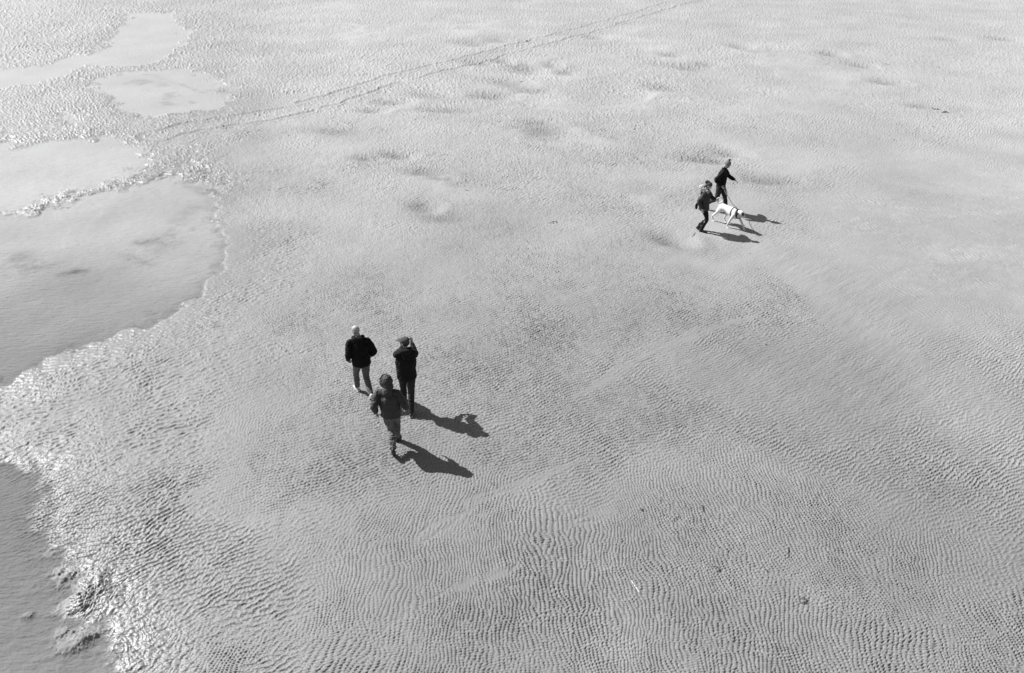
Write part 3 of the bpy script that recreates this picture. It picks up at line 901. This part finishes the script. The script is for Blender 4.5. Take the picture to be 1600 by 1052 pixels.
# --- woman
g = at(1094, 361); pos = (g.x, g.y, 0.0); hd_ = -28; s = .93
make_person("woman in charcoal parka with pale fur collar, black leggings and boots", pos, hd_, dict(
    scale=s, group=PAIR, hip=(0, .03, .90), chest=(0, .02, 1.24), neck=(0, .03, 1.45), skin=PALE_SKIN,
    head_yaw=0, head_pitch=22, twist=0, bulk=1.16, hem=.12, hat='bun', hood='fur',
    wristL=(-.12, .36, 1.12), wristR=(.27, .02, .88), elbowL=(-.8, -.6, -.2), elbowR=(.3, -1, 0),
    handL=dict(d=(.3, .7, .2), n=(.6, 0, -.6), curl=1.1), handR=dict(n=(-.9, .1, 0), curl=.6),
    ankleL=(-.07, -.07, .110), ankleR=(.08, .06, .095), toeL=(0, 1, -.25), toeR=(0, 1, .0), kneehintL=(0, 1, .1),
    trousers=SOFT_BLACK, coat=PARKA, shoe=DARK_SHOE, sole=DARK_SOLE, boot=.10, leg=.86,
    leg_folds=((.003, .06, 1.6, 3),)))
WOMAN = (pos, hd_, s)

# ------------------------------------------------------------------ dog
def dog_coat():
    m, N, L, b = node_mat("white_dog_coat")
    a = N.new("ShaderNodeAttribute"); a.attribute_name = "mask"
    tc = N.new("ShaderNodeTexCoord")
    n = N.new("ShaderNodeTexNoise"); n.inputs["Scale"].default_value = 60; n.inputs["Detail"].default_value = 4
    L.new(tc.outputs["Object"], n.inputs["Vector"])
    r = N.new("ShaderNodeMapRange"); r.inputs[1].default_value = .3; r.inputs[2].default_value = .7; r.inputs[3].default_value = .50; r.inputs[4].default_value = .60
    L.new(n.outputs[0], r.inputs[0])
    mx = N.new("ShaderNodeMix"); mx.data_type = 'FLOAT'
    L.new(a.outputs["Fac"], mx.inputs[0]); L.new(r.outputs[0], mx.inputs[2]); mx.inputs[3].default_value = .035
    L.new(mx.outputs[0], b.inputs["Base Color"])
    b.inputs["Roughness"].default_value = .7
    bp = N.new("ShaderNodeBump"); bp.inputs["Strength"].default_value = .3; bp.inputs["Distance"].default_value = .004
    L.new(n.outputs[0], bp.inputs["Height"]); L.new(bp.outputs[0], b.inputs["Normal"])
    return m

DOG_H = -54
g = at(1137, 353)
DOG_POS = (g.x, g.y, 0.0)
DOG_S = .97
dog = empty("dog", DOG_POS, math.radians(DOG_H - 90), DOG_S)
tag(dog, "large short-haired white dog with curled tail and black harness, walking on a leash", "dog")
c = Clay()
c.limb([(0, -.40, .555), (0, -.30, .545), (0, -.12, .555), (0, .08, .520), (0, .26, .500), (0, .37, .520)],
       [(.080, .090), (.116, .130), (.102, .112), (.134, .156), (.132, .172), (.100, .125)])
c.limb([(0, .30, .55), (.005, .38, .585), (.01, .45, .60)], [(.085, .100), (.072, .082), (.066, .070)])
HM = head_frame(V3(.012, .49, .590), 22, 26)
c.ball((0, 0, .01), (.078, .088, .075), HM)
for sg in (-1, 1):
    c.ball((sg * .045, .045, -.02), (.038, .045, .042), HM)
    c.ball((sg * .030, .120, -.048), (.032, .045, .040), HM)
    c.limb([HM @ V3(sg * .058, -.02, .055), HM @ V3(sg * .098, -.015, .045), HM @ V3(sg * .108, .02, -.005)], [(.028, .010), (.032, .008), (.018, .006)], side=HM.to_3x3() @ V3(0, 1, 0), n=10)
c.limb([HM @ V3(0, .05, -.015), HM @ V3(0, .125, -.025), HM @ V3(0, .155, -.030)], [(.050, .040), (.042, .034), (.032, .028)], side=HM.to_3x3() @ V3(1, 0, 0))
LEGS = dict(RF=(.15, .12), LF=(-.13, .56), RR=(.11, -.52), LR=(-.12, -.20))
for k, (x, y) in LEGS.items():
    sg = 1 if k[0] == 'R' else -1
    if k[1] == 'F':
        sh = V3(sg * .085, .26, .50)
        wr = V3(x, y - (.03 if y > .3 else .02), .115)
        el = ik(sh, wr, .20, .215, (0, -1, 0))
        c.limb([sh, lerp(sh, el, .5), el, lerp(el, wr, .5), wr, (x, y, .045)], [(.060, .075), (.052, .062), .042, .033, .028, .027])
        c.limb([(x, y - .01, .035), (x, y + .035, .026)], [(.034, .027), (.034, .022)])
        for t_ in (-1.5, -.5, .5, 1.5):
            c.limb([(x + t_ * .014, y + .025, .024), (x + t_ * .017, y + .068 - abs(t_) * .007, .018)], [.014, .012], n=8, sub=2)
    else:
        hp = V3(sg * .075, -.32, .52)
        hock = V3(x, y - .075, .165)
        kn = ik(hp, hock, .215, .235, (sg * .15, 1, .1))
        c.limb([hp, lerp(hp, kn, .5), kn], [(.068, .105), (.060, .088), .050])
        c.limb([kn, lerp(kn, hock, .5), hock, (x, y - .02, .05)], [.048, .034, .026, .025])
        c.limb([(x, y - .01, .035), (x, y + .03, .026)], [(.032, .025), (.032, .021)])
        for t_ in (-1.5, -.5, .5, 1.5):
            c.limb([(x + t_ * .013, y + .022, .023), (x + t_ * .016, y + .060 - abs(t_) * .007, .017)], [.013, .011], n=8, sub=2)
tail = [(0, -.42, .585), (0, -.47, .64)] + [(.0 + .085 * math.cos(q), -.465 - .060 * math.cos(q), .745 + .095 * math.sin(q)) for q in np.linspace(math.radians(250), math.radians(-80), 10)]
c.limb(tail, [.030, .024] + [.024 - .0012 * i for i in range(10)], n=10)
db = c.build("body", dog_coat(), dog, voxel=.006, smooth=3)
co = np.empty(len(db.data.vertices) * 3, np.float32); db.data.vertices.foreach_get("co", co); co = co.reshape(-1, 3)
Hi = np.array(HM.inverted())
lc = co @ Hi[:3, :3].T + Hi[:3, 3]
q1 = ((lc - [.055, .035, .02]) / [.045, .055, .05]); q2 = ((lc - [-.060, -.005, .03]) / [.045, .05, .05]); q3 = ((lc - [0, .125, -.06]) / [.05, .055, .04])
mk = np.clip(np.maximum.reduce([1.5 - (q ** 2).sum(1) for q in (q1, q2, q3)]) * 2, 0, 1)
at_ = db.data.attributes.new("mask", 'FLOAT', 'POINT'); at_.data.foreach_set("value", mk.astype(np.float32))
Clay().ball((0, .172, -.022), (.020, .014, .015), HM, n=10).build("nose", EYE, dog, voxel=0, smooth=0)
for sg in (-1, 1):
    Clay().ball((sg * .038, .072, .022), (.009, .008, .009), HM, n=10).build("eye", EYE, dog, voxel=0, smooth=0)
hs = Clay()
ring = lambda y0, z0, rx, rz, tilt: [(rx * math.sin(q), y0 + tilt * math.cos(q), z0 + rz * math.cos(q)) for q in np.linspace(0, 2 * math.pi, 17)]
hs.limb(ring(.345, .522, .116, .144, -.03), [(.034, .007)] * 17, side=(0, 1, 0), n=8, sub=2)
hs.limb(ring(.14, .512, .140, .168, .0), [(.020, .006)] * 17, side=(0, 1, 0), n=8, sub=2)
hs.limb([(0, .14, .684), (0, .24, .684), (0, .32, .672)], [(.022, .006)] * 3, n=8)
hs.limb([(0, .36, .372), (0, .24, .333), (0, .14, .340)], [(.026, .006)] * 3, n=8)
hs.limb([(.09, .36, .47), (.10, .38, .54), (.07, .40, .60)], [(.02, .006)] * 3, side=(0, 1, 0), n=8)
hs.build("harness", WEB, dog, voxel=0, smooth=0)

# leash from the man's right hand to the harness
Rm = Matrix.Translation(MAN_POS) @ Matrix.Rotation(math.radians(MAN_H - 90), 4, 'Z') @ Matrix.Scale(MAN_S, 4)
Rd = Matrix.Translation(DOG_POS) @ Matrix.Rotation(math.radians(DOG_H - 90), 4, 'Z')
h0 = Rm @ V3(.26, .23, .93)
d0 = Rd @ V3(0, .24, .685)
mid = lerp(h0, d0, .5) + V3(0, 0, -.07)
lz = Clay()
lz.limb([h0 + V3(-.02, 0, .03), h0, lerp(h0, mid, .5) + V3(0, 0, -.02), mid, lerp(mid, d0, .5) + V3(0, 0, -.025), d0], [(.010, .005)] * 6, n=8)
leash = lz.build("leash", WEB, None, voxel=0, smooth=0)
tag(leash, "thin black leash running from the man's hand down to the dog", "leash")
lp = Clay()
lp.limb([h0, h0 + V3(.03, -.03, -.10), h0 + V3(.09, -.08, -.20), h0 + V3(.10, -.10, -.10), h0 + V3(.04, -.02, .0)], [(.008, .005)] * 5, n=8)
lp.build("handle_loop", PALE_CORD, leash, voxel=0, smooth=0)

# small bag at the woman's hip
(wp, wh, ws) = WOMAN
bag = Clay()
Rw = Matrix.Translation(wp) @ Matrix.Rotation(math.radians(wh - 90), 4, 'Z') @ Matrix.Scale(ws, 4)
bag.limb([Rw @ V3(.06, -.20, .96), Rw @ V3(.06, -.215, .87), Rw @ V3(.06, -.21, .78)], [(.03, .035), (.035, .045), (.03, .035)], side=Rw.to_3x3() @ V3(1, 0, 0), dome=.4)
bg = bag.build("shoulder_bag", BLACK_CLOTH, None, voxel=.006, smooth=2, folds=((.006, .05, 1, 5),))
tag(bg, "small dark bag hanging behind the woman's hip", "bag")
st = Clay()
st.limb([Rw @ V3(.06, -.20, .96), Rw @ V3(.06, -.185, 1.15), Rw @ V3(.08, -.16, 1.36), Rw @ V3(.09, -.05, 1.49)], [(.012, .004)] * 4, side=Rw.to_3x3() @ V3(1, .3, 0), n=8)
st.build("strap", WEB, bg, voxel=0, smooth=0)

# ------------------------------------------------------------------ things lying on the sand
def on_sand(x, y, dz=.006):
    p = at(x, y)
    return V3(p.x, p.y, ground_z(p.x, p.y) + dz)

WOOD = cloth("wet_driftwood", .03, .7, .4, 120, .6)
WEED = cloth("dark_seaweed", .018, .45, .4, 120, .8, spec=.6)
SHELL_MAT = cloth("bleached_shell", .55, .5, .12, 60, .3)
STONE = cloth("wet_stone", .05, .5, .4, 60, .8, spec=.5)

def scrap(name, pts, rad, mat, label, cat, group=None):
    P = [on_sand(x, y) for x, y in pts]
    c0 = P[0].copy()
    k = Clay()
    R_ = rad if hasattr(rad, '__len__') else [rad] * len(P)
    k.limb([p - c0 + V3(0, 0, .012 if 0 < i < len(P) - 1 else 0) for i, p in enumerate(P)], R_, n=8, sub=3)
    o = k.build(name, mat, None, voxel=0, smooth=0)
    o.location = c0
    tag(o, label, cat, group)
    return o

scrap("razor_shell", [(986.5, 906.5), (992, 915), (999, 926)], [(.005, .004), (.008, .005), (.005, .004)], SHELL_MAT, "long narrow white shell lying on rippled sand in the lower part", "shell")
scrap("twig", [(1232.5, 855), (1231.5, 862), (1232, 872)], [0.0041, 0.0061, 0.0034], WOOD, "straight dark twig pointing up the beach, right of the white shell", "twig")
scrap("twig", [(1052, 817), (1056, 812), (1063, 806)], [0.0034, 0.0054, 0.0034], WOOD, "thin dark twig lying diagonally amid weed specks, above the white shell", "twig")
scrap("twig", [(858, 349.5), (864, 348.4), (870, 347.5)], [0.0068, 0.0102, 0.0068], WOOD, "short dark twig on smooth sand, left of the couple with the dog", "twig")
scrap("twig", [(1082, 369.5), (1084, 367.5), (1086.5, 364)], [0.0054, 0.0068, 0.0041], WOOD, "small dark twig just left of the woman's boots", "twig")
scrap("twig", [(727, 298), (733, 300)], [0.0122, 0.0082], WOOD, "stubby dark twig up the beach above the three people", "twig")
scrap("seaweed", [(1113, 886), (1120, 887), (1124, 891), (1121, 896)], [0.0048, 0.0075, 0.0088, 0.0048], WEED, "hook-shaped dark seaweed curl left of the straight upright twig", "seaweed")
scrap("seaweed", [(1249, 938), (1254, 935.5), (1259.5, 938), (1258, 943), (1252, 943.5), (1248.5, 940.5)], [0.0054, 0.0054, 0.0068, 0.0082, 0.0054, 0.0041], WEED, "loop-shaped dark seaweed scrap near the bottom right", "seaweed")
scrap("seaweed", [(1094, 794), (1098, 792), (1098, 800), (1101, 803)], [0.0041, 0.0082, 0.0054, 0.0034], WEED, "forked little seaweed tuft above the diagonal twig", "seaweed")
scrap("seaweed", [(1000, 797), (1003, 799), (1004.5, 796)], [0.0068, 0.0095, 0.0041], WEED, "dark seaweed knot lying farthest left of the weed specks", "seaweed")
scrap("seaweed", [(1195, 890), (1198, 893), (1199, 896)], [0.0068, 0.0102, 0.0048], WEED, "tiny seaweed knot between the hooked curl and the straight twig", "seaweed")
scrap("seaweed", [(1472, 176), (1477, 175.2), (1482, 176)], [0.0204, 0.0340, 0.0204], STONE, "darkest lump of weed at the upper right, right one of two", "seaweed")
scrap("seaweed", [(1457, 169.5), (1464, 170.5), (1468, 171)], [0.0136, 0.0238, 0.0136], WEED, "flatter dark strand of weed at the upper right, left one of two", "seaweed")
scrap("twig", [(1383, 99.5), (1391, 101.5)], [0.0204, 0.0136], WOOD, "thin dark strand beyond the hollows at the upper right", "twig")
scrap("twig", [(813, 127), (822, 123.5)], [0.0136, 0.0136], WOOD, "thin dark stick among the hollows by the vehicle tracks", "twig")
scrap("stone", [(821.5, 65.6), (824, 65.2)], [0.0340, 0.0340], STONE, "dark pebble on the near edge of the vehicle tracks", "stone")

rs_ = random.Random(5)
sp = Clay()
for i in range(620):
    if i < 330:
        x, y = rs_.gauss(1130, 95), rs_.gauss(815, 55)
    elif i < 400:
        x, y = rs_.uniform(1340, 1560), rs_.uniform(60, 220)
    else:
        x, y = rs_.uniform(420, 1590), rs_.uniform(60, 1040)
    if not (0 < x < 1600 and 30 < y < 1050):
        continue
    p = at(x, y)
    q = (p.y + 6) / 18
    r0 = rs_.uniform(.002, .0065) * min(q, 2.2)
    an = rs_.uniform(0, math.pi)
    ln = rs_.uniform(.5, 3.5) * r0
    d = V3(math.cos(an), math.sin(an), 0) * ln
    z = V3(0, 0, ground_z(p.x, p.y) + r0 * .5) if i < 1 else None
    sp.V  # gathered below in one go
    if i == 0:
        spots = []
    spots.append((p.x, p.y, r0, d))
xy = np.array([[a, b] for a, b, _, _ in spots], np.float32)
zz, _, _ = relief(xy[:, :1], xy[:, 1:])
for (x, y, r0, d), z in zip(spots, zz[:, 0]):
    c0 = V3(x, y, float(z) + r0 * .6)
    sp.limb([c0 - d, c0 + V3(0, 0, r0 * .3), c0 + d], [r0 * .6, r0, r0 * .5], n=5, sub=1)
o = sp.build("debris", WEED, None, voxel=0, smooth=0)
tag(o, "scattered dark specks of weed and shell grit on the sand", "debris", kind="stuff")
